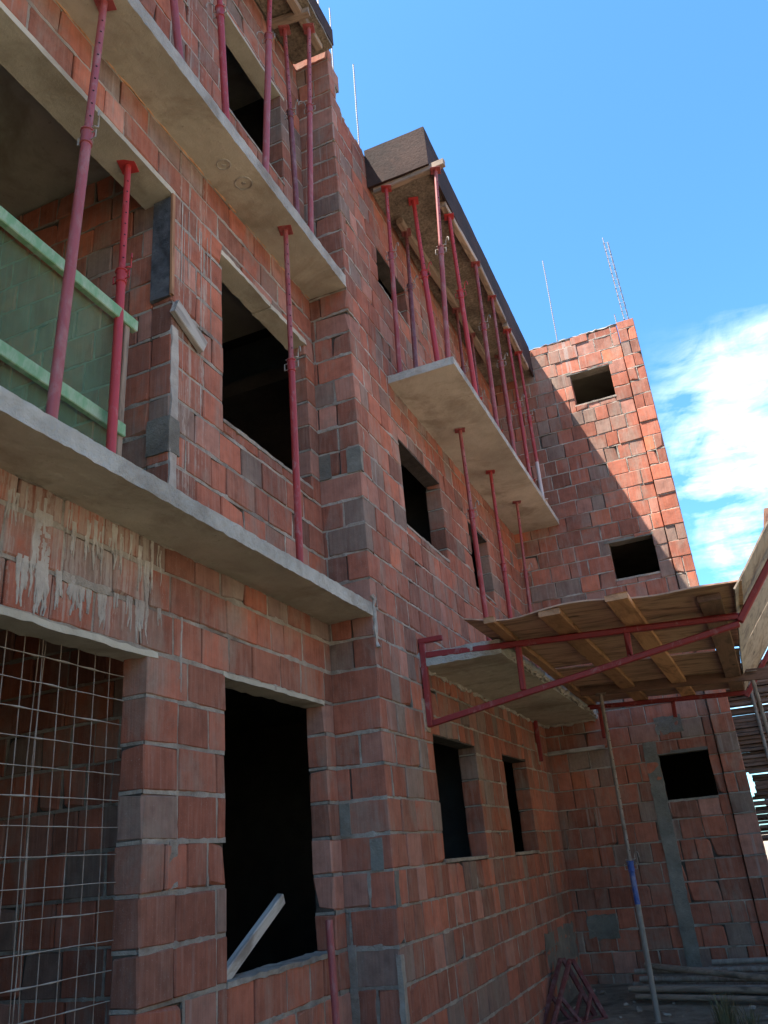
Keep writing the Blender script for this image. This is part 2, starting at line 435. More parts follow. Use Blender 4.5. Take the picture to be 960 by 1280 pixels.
FWL = wall('facade_wall', YC, YB - .005, GZ, 7.83, hW, mpW, .19, B, 12, start=lambda k: dep(k) + .006, proud=.8)
RW = wall('rear_wall', XW - .12, -.262, GZ, 7.86, hK, mpBack, .19, B, 13, J=.010, label='rear wing wall whose upper right corner is in sunlight', proud=.5, topjag=.035)
wall('rear_wall_pilaster', -.25, .02, GZ, 7.86, [], lambda u, d, z: (u, YB - .045 - d, z), .22, B, 14, lens=(.27, .14, .13), proud=.5, topjag=.05, J=.010)
# corner pier with toothed bond: alternate deep and shallow blocks
R = random.Random(5); mb = MB()
for k in range(0, 42):
    za, zc = max(GZ, Z0 + k * CO), Z0 + (k + 1) * CO
    if za > 8.5: break
    y1 = dep(k); mb.box(-3.066, XW - .006, YC + .014, y1 - .003, za - .009, za + .009, 0, 2)
    pat = R.choice(([.37, .2], [.2, .37], [.57], [.2, .19, .18], [.3, .27]))
    mb.box(-3.06, XW - .02, YC + .02, y1 - .01, za, zc, 0, 1)
    u = XW
    for L in pat:
        v = max(u - L, -3.07); d = R.uniform(-.005, .004)
        rnd = (R.betavariate(3, 3) * .85, R.random(), R.random())
        mb.box(v + (.006 if v > -3.06 else 0), u - (.006 if u < XW else -d), YC - d, y1, za + .007, zc - .007, .006, 0, rnd, .003)
        if v > -3.0 and R.random() < .6: ribbon(mb, mpPier, R, (v, za + .01), (v, zc - .01), .013, False, .7)
        u = v
    ribbon(mb, mpPier, R, (-3.06, za), (XW, za), .021, True, .9)
    ribbon(mb, mpW, R, (YC, za), (y1, za), .015, True, .8)
    if R.random() < .8: ribbon(mb, mpW, R, (y1 + .003, za + .01), (y1 + .003, zc - .01), .014, False, .8)
mb.build('corner_pier', ['brick', 'core', 'mortar'], B)
# other sides and inner walls
mb = MB()
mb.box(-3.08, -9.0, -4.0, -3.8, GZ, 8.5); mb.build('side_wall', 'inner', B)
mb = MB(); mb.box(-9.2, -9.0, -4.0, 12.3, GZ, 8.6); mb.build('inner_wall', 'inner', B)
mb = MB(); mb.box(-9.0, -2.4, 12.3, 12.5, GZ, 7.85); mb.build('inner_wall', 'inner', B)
wall('partition_wall', -8.9, XB - .175, 1.98, 5.19, [], lambda u, d, z: (u, 3.775 - d, z), .14, B, 21, proud=.7)
wall('partition_wall', -8.9, XB - .175, GZ, 1.84, [], lambda u, d, z: (u, 4.05 - d, z), .14, B, 22, proud=.7)
mb = MB()
for (z0, z1) in ((1.86, 1.955), (5.22, 5.33), (8.5, 8.66)): mb.box(-8.99, -2.99, -3.79, YC + .19, z0, z1)
mb.build('floor_slab', 'concrete', B)
mb = MB()
for (z0, z1) in ((1.62, 1.78), (4.62, 4.78), (7.34, 7.5)): mb.box(-8.98, -2.72, YC + .31, 12.29, z0, z1)
mb.build('floor_slab', 'inner', B)  # these slabs are coloured near-black so the rooms read as unlit
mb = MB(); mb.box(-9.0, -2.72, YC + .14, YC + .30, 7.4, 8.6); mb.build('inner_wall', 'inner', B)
# rear wing: other sides
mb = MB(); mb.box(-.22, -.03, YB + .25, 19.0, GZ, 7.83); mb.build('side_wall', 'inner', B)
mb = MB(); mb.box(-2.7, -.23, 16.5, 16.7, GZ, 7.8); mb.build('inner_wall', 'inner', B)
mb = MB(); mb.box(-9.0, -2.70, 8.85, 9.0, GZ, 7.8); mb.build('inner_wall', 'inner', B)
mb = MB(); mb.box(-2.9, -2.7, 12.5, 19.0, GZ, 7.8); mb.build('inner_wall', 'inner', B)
mb = MB()
for z in (1.62, 4.62, 7.45): mb.box(-2.7, -.24, YB + .2, 19.0, z, z + .15)
mb.build('floor_slab', 'concrete', B)

# concrete balcony slabs, one mesh each
def slab(name, x0, x1, y0, y1, z0, z1, label, amp=.009, mats=('concrete', 'edge')):
    mb = MB(); mb.rough(x0, x1, y0, y1, z0, z1, .033, amp, 0, 7.0, y0 + z0)
    o = mb.build(name, list(mats), B, label=label, smooth=True)
    for p in o.data.polygons:
        if p.normal.z > -.6: p.material_index = 1
    return o
slab('balcony_slab', -3.0, -2.497, -4.0, 5.953, 1.862, 1.972, 'pale edged slab above the ground floor openings', .008)
slab('balcony_slab', -3.0, -2.497, -4.0, 5.953, 5.205, 5.345, 'upper narrow slab with red props standing on its edge', .007)
slab('balcony_slab', XW - .05, -1.765, 6.88, 12.06, 4.605, 4.695, 'wide middle slab cantilevered from the long wall', .004)
slab('balcony_slab', XW - .05, -1.73, 6.98, 12.06, 1.61, 1.74, 'ground floor slab with ragged pale edge above the timber canopy', .013)
slab('roof_slab', -3.0, -2.43, -4.0, 5.9, 8.53, 8.72, None, .006)
# residue of cement left where slabs meet the wall
def lump_strip(name, pts, w, h, mat, parent, amp=.02, seed=1, n=None):
    mb = MB(); pts = [Vector(p) for p in pts]; R = random.Random(seed)
    for a, b in zip(pts, pts[1:]):
        L = (b - a).length; n_ = max(2, int(L / .05))
        P = [a.lerp(b, i / n_) + Vector((R.uniform(-amp, amp), R.uniform(-amp, amp), R.uniform(-amp, amp))) * .5 for i in range(n_ + 1)]
        mb.tube(P, [w * R.uniform(.4, 1.5) for _ in P], 6, wob=.3)
    return mb.build(name, mat, parent, smooth=True)
lump_strip('mortar_lip', [(XW + .0, 7.1, 1.60), (XW + .0, 11.98, 1.60), (-1.75, 11.99, 1.60)], .022, .02, 'mortar_pale', B, .03, 3)
lump_strip('mortar_lip', [(-1.73, 7.3, 1.635), (-1.70, 9, 1.64), (-1.73, 11.9, 1.64)], .02, .02, 'mortar_pale', B, .035, 4)
lump_strip('mortar_lip', [(XB + .0, 2.2, 1.865), (XB + .0, 5.93, 1.87), (XW - .03, 5.955, 1.872)], .008, .01, 'mortar', B, .01, 5)
lump_strip('mortar_lip', [(XB + .0, 1.9, 5.205), (XB + .0, 5.93, 5.21)], .007, .01, 'timber', B, .008, 6)
lump_strip('mortar_lip', [(XW + .0, 6.95, 4.60), (XW + .0, 11.98, 4.60)], .008, .01, 'mortar', B, .01, 7)
lump_strip('mortar_lip', [(-2.4, YB + .02, 7.85), (.0, YB + .01, 7.86)], .012, .01, 'mortar', B, .02, 8)
lump_strip('mortar_lip', [(XW - .03, 6.1, 7.84), (XW - .03, 6.9, 7.845)], .02, .01, 'mortar', B, .02, 9)
lump_strip('mortar_lip', [(XW + .004, YC + .03, 1.6), (XW + .006, YC + .02, 2.05)], .018, .01, 'mortar_pale', B, .02, 10)
for (x, y, q) in ((-2.70, 4.12, .05), (-2.665, 4.36, .065)):        # scars left by formwork ties in the soffit
    mb = MB(); mb.tube([(x + q * math.cos(a) * 1.1, y + q * math.sin(a), 5.204 + RNG.uniform(-.002, .002)) for a in [k * math.pi / 8 for k in range(17)]], [.006 * RNG.uniform(.5, 1.6) for _ in range(17)], 6)
    mb.box(x - .018, x + .018, y - .016, y + .016, 5.199, 5.21, .004); mb.build('tie_scar', 'edge', B, smooth=True)
# lintels, each its own mesh
def lintel(x0, x1, y0, y1, z0, z1, mat='concrete', amp=.008, par=None):
    mb = MB(); mb.rough(x0, x1, y0, y1, z0, z1, .055, amp, 0, 5.0, y0); return mb.build('lintel', mat, par or LW, smooth=True)
lintel(XB - .18, XB + .001, .95, 3.72, 1.165, 1.20, amp=.014)
lintel(XB - .18, XB + .001, 4.38, 5.80, 1.172, 1.205, amp=.011)
lintel(XB - .27, XB + .004, .5, 3.775, 4.655, 4.705, amp=.004)
lintel(XB - .18, XB + .010, 4.37, 5.14, 4.575, 4.615, amp=.014)
lintel(XB - .18, XB + .010, 5.15, 5.80, 4.565, 4.615, amp=.014)
lintel(XB - .18, XB + .004, 4.4, 5.6, 7.60, 7.64, amp=.004)
lintel(XB - .18, XB + .004, 1.1, 3.4, 7.60, 7.64, amp=.004)
for (a, b, z0, z1) in hW: lintel(XW - .185, XW - .006, a + .004, b - .004, z1 - .010, z1 + .02, 'core', .004, FWL)  # dark base colour stands in for shade under the window heads
for (a, b, z0, z1) in hK: lintel(a - .06, b + .06, YB - .004, YB + .195, z1 - .012, z1 + .03, 'grey', .006, RW)
def sill(x0, x1, y0, y1, z0, amp=.01, mat='mortar', par=None):
    mb = MB(); mb.rough(x0, x1, y0, y1, z0 - .006, z0 + .022, .05, amp, 0, 8.0, y0); return mb.build('window_sill', mat, par or LW, smooth=True)
sill(XB - .175, XB + .006, 4.395, 5.80, -.56, .012)
sill(XB - .175, XB + .004, 4.395, 5.80, 3.05, .008)
sill(XB - .175, XB + .004, 4.445, 5.53, 6.34, .006)
for (a, b, z0, z1) in hW: sill(XW - .195, XW + .003, a - .01, b + .01, z0, .008, par=FWL)
for (a, b, z0, z1) in hK: sill(a - .01, b + .01, YB - .003, YB + .19, z0, .008, par=RW)
# tie columns and cement patches
def cement(name, x0, x1, y0, y1, z0, z1, mat='grey', amp=.012, seg=.06):
    mb = MB(); mb.rough(x0, x1, y0, y1, z0, z1, seg, amp, 0, 4.0, z0 + y0); return mb.build(name, mat, B, smooth=True)
cement('tie_column', -1.20, -1.02, YB - .012, YB + .1, -1.5, 1.2, 'grey', .018)
cement('cement_patch', -.98, -.62, YB - .006, YB + .1, 1.30, 1.52, 'grey', .03)
cement('cement_patch', -2.35, -1.95, YB - .006, YB + .1, -1.15, -.86, 'grey', .03)
cement('cement_patch', XW - .1, XW + .006, 10.2, 11.9, -1.7, -.9, 'grey', .03)
cement('tie_column', XB - .1, XB + .006, 3.775, 3.85, 2.0, 3.5, 'mortar_pale', .010)
cement('cement_patch', XB - .10, XB + .010, 3.76, 3.87, 2.52, 2.78, 'grey', .012)
cement('cement_patch', -3.07, XB + .004, 3.757, 3.85, 2.52, 2.78, 'grey', .010)
cement('cement_patch', XB - .1, XB + .006, 3.86, 3.93, -.03, .20, 'mortar', .016, .03)
for (x, z, w, h) in ((-2.86, 3.2, .07, .24), (-2.56, 3.2, .07, .24), (-2.88, .2, .06, .24), (-2.62, -.05, .05, .22)):
    cement('cement_patch', x - w, x + w, YC - .006, YC + .05, z, z + h, 'grey', .008, .04)
cement('cement_patch', XW - .06, XW + .005, 5.975, 6.045, -.3, -.06, 'grey', .01, .04)
cement('cement_patch', -2.9, -2.84, YC - .012, YC + .03, -1.3, -.52, 'mortar', .014, .05)
cement('cement_patch', XW - .03, XW + .010, YC - .01, YC + .05, -1.1, -.6, 'mortar', .014, .05)
# cement wash that ran down the loggia wall
def drips(name, y0, y1, zt, n, lmin, lmax, seed, x=XB, wmin=.004, wmax=.014, mat='mortar_pale'):
    R = random.Random(seed); mb = MB()
    for _ in range(n):
        y = R.uniform(y0, y1); L = R.uniform(lmin, lmax) * R.uniform(.4, 1); w = R.uniform(wmin, wmax) * (1 if R.random() < .8 else 2.2)
        z = zt - R.uniform(0, .12); m = max(3, int(L / .03)); ph = R.uniform(0, 90); wig = R.choice((.001, .001, .004))
        vs = []; fs = []
        for i in range(m + 1):
            s = i / m; yy = y + wig * noise.noise(Vector((ph, s * L * 14, 0))) * 1.4
            ww = w * (.5 + .8 * abs(noise.noise(Vector((ph, s * L * 9, 5))))) * (1 if s < .85 else 1.1 - (s - .85) * 5)
            for (e, d) in ((-1, .001), (-.4, .0035), (.4, .0035), (1, .001)): vs.append((x + d, yy + e * ww, z - L * s))
        for i in range(m):
            for k in range(3): fs.append((i * 4 + k, i * 4 + k + 1, i * 4 + 5 + k, i * 4 + 4 + k))
        mb.add(vs, fs)
    return mb.build(name, mat, B)
def drip_clusters(name, clusters, seed, mat='mortar_pale', x=XB):
    """mortar water that squeezed out of a bed joint and ran down: a thick ragged head that splits into thinning fingers"""
    R = random.Random(seed); mb = MB()
    for (y0, w, zt, zb, n) in clusters:
        for q in range(n):
            y = y0 + R.uniform(-w, w) * .5; L = (zt - zb) * R.uniform(.45, 1.05); wd = R.uniform(.003, .008) + w * .10 * R.random()
            m = max(6, int(L / .012)); ph = R.uniform(0, 90); vs = []; fs = []
            for t in range(m + 1):
                f = t / m
                yy = y + .012 * noise.noise(Vector((ph, f * L * 9, 0))) * (1 + f)
                ww = wd * (1.5 - .9 * f + .7 * noise.noise(Vector((ph, f * L * 45, 5)))) * (1 if f < .92 else .55)
                ww = max(ww, .0012); hh = .0025 + .0025 * abs(noise.noise(Vector((ph, f * L * 30, 9))))
                for (e, d) in ((-1, -.002), (-.5, hh), (.5, hh), (1, -.002)): vs.append((x + d, yy + e * ww, zt + R.uniform(-.001, .001) - L * f))
            for t in range(m):
                for c in range(3): fs.append((t * 4 + c, t * 4 + c + 1, t * 4 + 5 + c, t * 4 + 4 + c))
            mb.add(vs, fs)
    return mb.build(name, mat, B, smooth=True)
drip_clusters('cement_drips', [(2.70, .07, 1.48, 1.24, 9), (2.80, .10, 1.74, 1.22, 22), (2.80, .09, 1.48, 1.21, 12), (2.94, .05, 1.47, 1.26, 6), (3.05, .09, 1.47, 1.25, 11), (3.13, .06, 1.46, 1.30, 7),
              (3.24, .07, 1.47, 1.24, 9), (3.35, .04, 1.46, 1.36, 4), (3.46, .04, 1.47, 1.25, 5), (3.55, .06, 1.47, 1.23, 8), (3.60, .03, 1.72, 1.22, 5), (3.72, .05, 1.47, 1.33, 4), (3.93, .03, 1.46, .98, 2)], 8)
R_ = random.Random(12)
drip_clusters('cement_drips', [(R_.uniform(2.55, 3.75), .03, 1.86 - R_.uniform(0, .1), 1.50 + R_.uniform(-.02, .16), R_.choice((1, 1, 2, 3))) for _ in range(26)], 10)
# drips('cement_drips', 4.1, 5.6, 1.80, 8, .05, .2, 4, wmax=.004)
drips('cement_drips', 3.8, 4.3, 4.7, 7, .4, 2.4, 5, wmax=.006)
# drips('cement_drips', 4.4, 5.3, 3.0, 4, .2, .6, 6, wmax=.004)
cement('cement_patch', XB - .05, XB + .005, 2.95, 3.3, 1.43, 1.475, 'mortar', .012, .04)
# formwork under the roof slabs stays on the building until struck
def board_box(x0, x1, y0, y1, z0, z1, name, mat, amp=.004):
    mb = MB(); mb.rough(x0, x1, y0, y1, z0, z1, .12, amp, 0, 3.0, z1); return mb.build(name, mat, FW, smooth=True)
FW = thing('roof_formwork', 'stained formwork box, colour darkened for shade, of the overhanging roof edge on the long wall', 'formwork', (-2.1, 9.4, 7.32))
board_box(XW + .003, -1.765, 6.85, 6.885, 7.30, 7.885, 'end_board', 'dark')
board_box(-1.765, -1.73, 6.85, 11.99, 7.30, 7.885, 'side_board', 'dark')
board_box(XW + .004, -1.766, 6.886, 11.99, 7.325, 7.345, 'soffit_board', 'osb', .012)
board_box(XW + .004, -1.766, 6.886, 11.99, 7.35, 7.87, 'fresh_slab', 'concrete')
FW = thing('roof_formwork', 'weathered formwork under the highest roof edge above the narrow balcony', 'formwork', (-2.6, 3, 8.5))
board_box(-2.88, -2.395, -4.0, 5.88, 8.475, 8.525, 'soffit_board', 'osb', .012)
board_box(-2.425, -2.39, -4.0, 5.9, 8.53, 8.78, 'side_board', 'dark')

# ------------------------------------------------------------------ timber
def plank(name, p0, p1, w, h, mat, label, cat='timber', group=None, up=(0, 0, 1), bend=.006, parent=None, seed=None):
    """a sawn board along its own X axis"""
    p0 = Vector(p0); p1 = Vector(p1); t = p1 - p0; L = t.length; t.normalize()
    u = Vector(up); sd = u.cross(t).normalized(); u = t.cross(sd)
    mb = MB(); n = max(2, int(L / .25)); vs = []; fs = []; ph = RNG.uniform(0, 99); c = min(w, h) * .12
    prof = [(-w/2 + c, -h/2), (w/2 - c, -h/2), (w/2, -h/2 + c), (w/2, h/2 - c), (w/2 - c, h/2), (-w/2 + c, h/2), (-w/2, h/2 - c), (-w/2, -h/2 + c)]
    for i in range(n + 1):
        x = -L / 2 + L * i / n; b1 = bend * noise.noise(Vector((ph, x, 0))); b2 = bend * noise.noise(Vector((ph, x, 7)))
        for (a, b) in prof: vs.append((x + (RNG.uniform(-.006, .006) if i in (0, n) else 0), a * (1 + .03 * noise.noise(Vector((x * 4, a, ph)))) + b1, b + b2))
    for i in range(n):
        for k in range(8): fs.append((i * 8 + k, i * 8 + (k + 1) % 8, (i + 1) * 8 + (k + 1) % 8, (i + 1) * 8 + k))
    fs += [tuple(range(7, -1, -1)), tuple(n * 8 + k for k in range(8))]
    mb.add(vs, fs); o = mb.build(name, mat)
    m = Matrix((t, sd, u)).transposed().to_4x4(); m.translation = (p0 + p1) / 2
    if parent:
        m.translation = m.translation - Vector(parent.get('_o', (0, 0, 0))); o.parent = parent
    o.matrix_local = m if parent else o.matrix_local
    if not parent: o.matrix_world = m
    if label: tag(o, label, cat, group)
    return o
gB = 'timber beams under the roof formwork'
plank('timber_beam', (-2.45, 6.93, 7.275), (-1.56, 6.91, 7.285), .07, .09, 'timber_old', 'timber beam across the near end of the roof formwork with its tip sticking out', 'timber', gB)
plank('timber_beam', (-2.36, 7.5, 7.27), (-2.29, 9.5, 7.27), .09, .09, 'timber_old', 'inner timber beam near the wall under the near half of the roof formwork', 'timber', gB)
plank('timber_beam', (-2.30, 9.58, 7.27), (-2.29, 11.1, 7.27), .09, .09, 'timber_old', 'inner timber beam near the wall under the far half of the roof formwork', 'timber', gB)
plank('timber_beam', (-1.79, 7.5, 7.27), (-1.75, 8.7, 7.27), .08, .09, 'timber_old', 'outer timber beam nearest the end under the roof formwork', 'timber', gB)
plank('timber_beam', (-1.74, 8.78, 7.27), (-1.76, 10.15, 7.27), .08, .09, 'timber_old', 'middle one of the outer timber beams under the roof formwork', 'timber', gB)
plank('timber_beam', (-1.77, 10.25, 7.27), (-1.77, 11.6, 7.27), .08, .09, 'timber_old', 'outer timber beam nearest the rear wall under the roof formwork', 'timber', gB)
plank('timber_beam', (-2.56, 1.5, 8.43), (-2.52, 5.78, 8.43), .09, .08, 'timber_old', 'long timber beam under the highest roof edge above two props', 'timber', gB)
plank('timber_beam', (-2.84, 5.3, 8.42), (-2.42, 5.36, 8.42), .08, .08, 'timber_old', 'short timber beam crossing under the highest roof edge beside the pier', 'timber', gB)
plank('wall_batten', (-2.5, YB - .035, 1.215), (-1.70, YB - .035, 1.215), .07, .055, 'timber_grey', 'pale timber batten fixed level across the shaded rear wall below the slab', 'timber', up=(0, 0, 1))
plank('wood_scrap', (XB + .03, 3.76, 3.64), (XB + .03, 4.1, 3.50), .045, .13, 'timber_grey', 'short splintered grey board nailed across the loggia column', 'timber')
plank('tarred_board', (-2.99, 3.755, 3.74), (-2.99, 3.755, 4.64), .03, .16, 'tar', 'black tarred board on the jamb beside the green railing', 'board', up=(1, 0, 0))
plank('jamb_batten', (-2.893, 3.752, 3.74), (-2.893, 3.752, 4.66), .03, .022, 'timber', 'thin yellow batten along the edge of the black tarred board', 'timber', up=(1, 0, 0))
plank('leaning_plank', (-2.98, 4.46, -.54), (-3.06, 5.30, -.165), .05, .075, 'timber_grey', 'grey plank leaning out of the dark ground floor window', 'timber')

# ------------------------------------------------------------------ adjustable steel props
def prop(base, top, label, group, ctop=.55, ro=.030, ri=.024, outer='red', inner='red', wire='wire', handle=True, flip=False, lower=None, lsplit=.45, holes=True):
    base = Vector(base); top = Vector(top); t = top - base; L = t.length; t.normalize()
    e1 = Vector((1, 0, 0)); e1 = (e1 - t * e1.dot(t)).normalized(); e2 = t.cross(e1)
    P = thing('steel_prop', label, 'prop', base, group)
    at = lambda s, a=0.0, b=0.0: base + t * s + e1 * a + e2 * b
    def plate(s0, s1, w, nm, mat):
        mb = MB(); mb.box(-w, w, -w, w, s0, s1, .003, mp=lambda a, b, d: at(d, a * math.cos(.3) - b * math.sin(.3), a * math.sin(.3) + b * math.cos(.3)))
        mb.build(nm, mat, P)
    Lc = L * ctop
    plate(0, .008, .065, 'base_plate', lower or outer)
    mb = MB()
    if lower:
        mb.tube([at(.008), at(Lc * lsplit)], ro, 14); mb.tube([at(Lc * lsplit), at(Lc)], ro * 1.001, 14, 1); mb.build('outer_tube', [lower, outer], P, smooth=True)
    else:
        mb.tube([at(.008), at(Lc)], ro, 14); mb.build('outer_tube', outer, P, smooth=True)
    mb = MB(); r2 = ro * 1.17
    mb.tube([at(Lc - .10), at(Lc - .095), at(Lc - .09), at(Lc), at(Lc + .004), at(Lc + .012), at(Lc + .016)], [ro * 1.02, r2 * 1.06, r2, r2, r2 * 1.22, r2 * 1.22, ri * 1.05], 14)
    cl = mb.build('collar', outer, P, smooth=True)
    mb = MB(); mb.tube([at(Lc), at(L - .008)], ri, 14)
    if holes:
        n = int((L - Lc - .15) / .11)
        for i in range(n):
            s = Lc + .12 + i * .11
            for sg in (1, -1):
                d = (Vector((-.33, .86, 0)) * -1); a = math.atan2(d.dot(e2), d.dot(e1)) + (0.6 if sg > 0 else 3.74)
                q0 = at(s, math.cos(a) * (ri - .004), math.sin(a) * (ri - .004)); q1 = at(s, math.cos(a) * (ri + .0006), math.sin(a) * (ri + .0006))
                mb.tube([q0, q1], .0065, 8, 1)
    mb.build('inner_tube', [inner, 'hole'], P, smooth=True)
    plate(L - .008, L, .06, 'head_plate', inner)
    if handle:
        f = -1 if flip else 1; rw = .0055
        mb = MB()
        pts = []
        for i in range(15):            # the hooked pin: through the tube, then curling round to the side
            a = -.4 + i / 14 * 3.9
            pts.append(at(Lc + .035 + .05 * math.sin(a) + .02, f * (.055 + .045 * (1 - math.cos(a)) * .6), .03 * math.cos(a) - .01))
        mb.tube([at(Lc + .03, -f * .05, 0), at(Lc + .03, f * .05, 0)] + pts, rw, 6)
        mb.build('pin', wire, cl, smooth=True)
        mb = MB(); hw = r2 + .03       # square bail handle below the nut
        ring = [at(Lc - .07, r2 * math.cos(a), r2 * math.sin(a)) for a in [math.pi * k / 8 for k in range(9)]]
        mb.tube([at(Lc - .012, r2, 0), at(Lc - .01, hw, 0), at(Lc - .07, hw, 0)] + ring + [at(Lc - .07, -hw, 0), at(Lc - .01, -hw, 0), at(Lc - .012, -r2, 0)], rw * .9, 6)
        mb.build('handle', wire, cl, smooth=True)
    return P
g1 = 'red props on the lower loggia balcony'; g2 = 'red props on the upper loggia balcony'; g3 = 'red props holding up the roof formwork'; g4 = 'red props under the middle slab'
prop((-2.60, 2.50, 1.972), (-2.632, 2.66, 5.20), 'thick faded pinkish red prop in front of the green railing at far left', g1, .622, .029, .023, 'redpink', 'redpink')
prop((-2.76, 3.09, 1.972), (-3.01, 3.385, 4.655), 'bright red prop beside the end of the green railing', g1, .60, .028, .022, 'redbright', 'redbright', 'redbright')
prop((-2.61, 4.94, 1.972), (-2.63, 4.99, 5.205), 'dusty red prop in front of the dark first floor window', g1, .567, .028, .022, 'red', 'reddull')
prop((-2.60, 3.43, 5.345), (-2.60, 2.93, 8.39), 'reddish prop on the upper balcony cut by the top edge, farthest to the left', g2, .56, .030, .024, 'reddull', 'reddull')
prop((-2.60, 4.02, 5.345), (-2.60, 3.83, 8.39), 'red prop on the upper balcony in front of the left side of the dark window', g2, .46, .030, .024, 'red', 'red', flip=True)
prop((-2.61, 4.616, 5.345), (-2.60, 4.85, 8.39), 'thick red prop crossing the middle of the dark upper balcony window', g2, .69, .031, .024, 'redpink', 'red', flip=True)
prop((-2.61, 5.20, 5.345), (-2.74, 5.39, 8.38), 'rust patched leaning prop on the upper balcony beside the window jamb', g2, .55, .027, .022, 'redbrown', 'reddull')
prop((-2.615, 5.455, 5.345), (-2.50, 5.50, 8.39), 'upright pinkish red prop nearest the corner pier on the upper balcony', g2, .61, .028, .022, 'redpink', 'redpink', flip=True)
prop((-2.383, 6.95, 4.695), (-2.285, 6.90, 7.23), 'thin dull red prop at the near end of the middle slab, beside the wall', g3, .63, .027, .021, 'reddull', 'red')
prop((-2.25, 7.10, 4.695), (-2.345, 7.68, 7.225), 'leaning dark red prop under the near tip of the inner timber beam', g3, .6, .027, .021, 'redbrown', 'redbrown')
prop((-1.995, 7.10, 4.695), (-2.097, 7.32, 7.315), 'bright red prop in the middle of the slab end, standing free of the beams', g3, .55, .03, .024, 'redbright', 'redbright', 'redbright')
prop((-1.863, 7.03, 4.695), (-1.675, 6.92, 7.235), 'pinkish prop at the outer near corner of the slab holding the projecting beam', g3, .58, .027, .021, 'redpink', 'redpink')
prop((-1.815, 7.86, 4.695), (-1.775, 7.68, 7.225), 'bright red prop second along the outer slab edge', g3, .57, .029, .023, 'redbright', 'redbright', 'redbright')
prop((-1.815, 8.73, 4.695), (-1.745, 8.68, 7.225), 'dull red prop third along the outer slab edge', g3, .62, .028, .022, 'reddull', 'reddull')
prop((-1.81, 9.54, 4.695), (-1.752, 9.48, 7.225), 'dusty red prop fourth along the outer slab edge', g3, .58, .027, .021, 'reddull', 'reddull')
prop((-1.805, 10.37, 4.695), (-1.77, 10.37, 7.225), 'red prop fifth along the outer slab edge', g3, .5, .027, .021, 'red', 'red')
prop((-1.805, 11.15, 4.695), (-1.77, 11.04, 7.225), 'prop with a limewashed pale lower tube nearest the rear wall', g3, .55, .027, .021, 'red', 'red', lower='white')
prop((-2.33, 9.40, 4.695), (-2.29, 9.50, 7.225), 'dark red prop against the wall under the joint of the inner beams', g3, .6, .026, .021, 'redbrown', 'redbrown')
prop((-2.34, 10.1, 4.695), (-2.285, 10.2, 7.225), 'dark red prop against the wall under the far inner beam', g3, .55, .026, .021, 'redbrown', 'redbrown')
prop((-2.2, 11.5, 4.695), (-2.1, 11.1, 7.315), 'dark red prop in the far inner corner of the middle slab', g3, .6, .026, .021, 'redbrown', 'redbrown')
prop((-2.213, 8.48, 1.742), (-2.157, 8.255, 4.604), 'nearest of the three red props standing under the middle slab', g4, .645, .029, .022, 'red', 'reddull')
prop((-2.218, 9.64, 1.742), (-2.166, 9.56, 4.604), 'middle one of the three red props under the middle slab', g4, .55, .029, .022, 'red', 'red', handle=False)
prop((-2.265, 10.96, 1.742), (-2.121, 10.756, 4.604), 'farthest thin prop under the middle slab near the rear wall', g4, .64, .026, .020, 'reddull', 'reddull')
g5 = 'grey rusty props under the timber canopy'
prop((-1.355, 9.75, -1.70), (-1.386, 10.24, 1.655), 'tall rusty grey prop with a blue painted sleeve standing on the ground', g5, .44, .030, .023, 'blue', 'rust', lower='steel', lsplit=.72)
prop((.42, 10.3, -1.70), (.325, 10.24, 1.655), 'rusty prop under the right end of the brown ledger beam', g5, .5, .029, .023, 'rust', 'rust')

# ------------------------------------------------------------------ catch canopy on steel brackets
def chz(x): return 1.585 - .05 * (x - .24)          # top chord height
def bracket(y, label, diag=True):
    T = thing('steel_bracket', label, 'bracket', (XW, y, 1.1), 'red steel brackets of the canopy')
    s = .055; up = (0, 1, 0)
    def b(nm, p, q, w=s, h=s):
        mb = MB(); mb.bar(p, q, w, h, 0, up, .006); mb.build(nm, 'redsteel', T)
    b('wall_post', (XW + .035, y, 1.07), (XW + .035, y, 1.83))
    b('top_stub', (XW - .03 + .03, y + .002, 1.852), (XW + .24, y + .002, 1.852), .05, .045)
    b('top_chord', (XW + .065, y, chz(XW) - .01), (.255, y, chz(.27) - .005))
    if diag: b('diagonal_chord', (XW + .065, y + .003, 1.10), (.235, y + .003, 1.515), .05, .05)
    for x, zb in ((-1.585, 1.26), (-.65, 1.40)): b('strut', (x, y, zb), (x + .01, y, chz(x) - .03), .05, .05)
    b('guard_arm', (.24, y, 1.53), (.70, y, 2.12), .055, .06)
    mb = MB(); mb.box(XW - .02, XW + .012, y - .07, y + .06, 1.03, 1.32, .004); mb.build('timber_pad', 'timber_old', T)
    return T
bracket(7.0, 'red steel triangular bracket bolted to the wall at the near end of the canopy')
bracket(11.32, 'dark red steel bracket under the far end of the canopy, before the rear wall', False)
gJ = 'timber joists carrying the canopy plywood'
for (x, dx, y0, lab) in ((-1.62, -.06, 6.27, 'thin joist under the left edge of the canopy plywood beside the slab'), (-1.13, .10, 6.30, 'second joist from the wall under the canopy plywood'),
                     (-.58, .15, 6.10, 'longest joist reaching farthest out below the middle of the canopy'), (.06, .1, 6.5, 'dark wide joist under the right end of the canopy beside the guard arm')):
    z = lambda xx: chz(xx) + .022 + .028
    w = .17 if x > -1.5 else .09
    plank('timber_joist', (x, y0, z(x)), (x + dx, 11.45, z(x + dx)), w, .05, 'timber' if x < 0 else 'timber_red', lab, 'timber', gJ)
plank('ledger_beam', (-1.62, 10.24, 1.655 + .075), (.75, 10.24, 1.52 + .075), .05, .13, 'timber_red', 'wide brown ledger beam running under the joists across the canopy', 'timber')
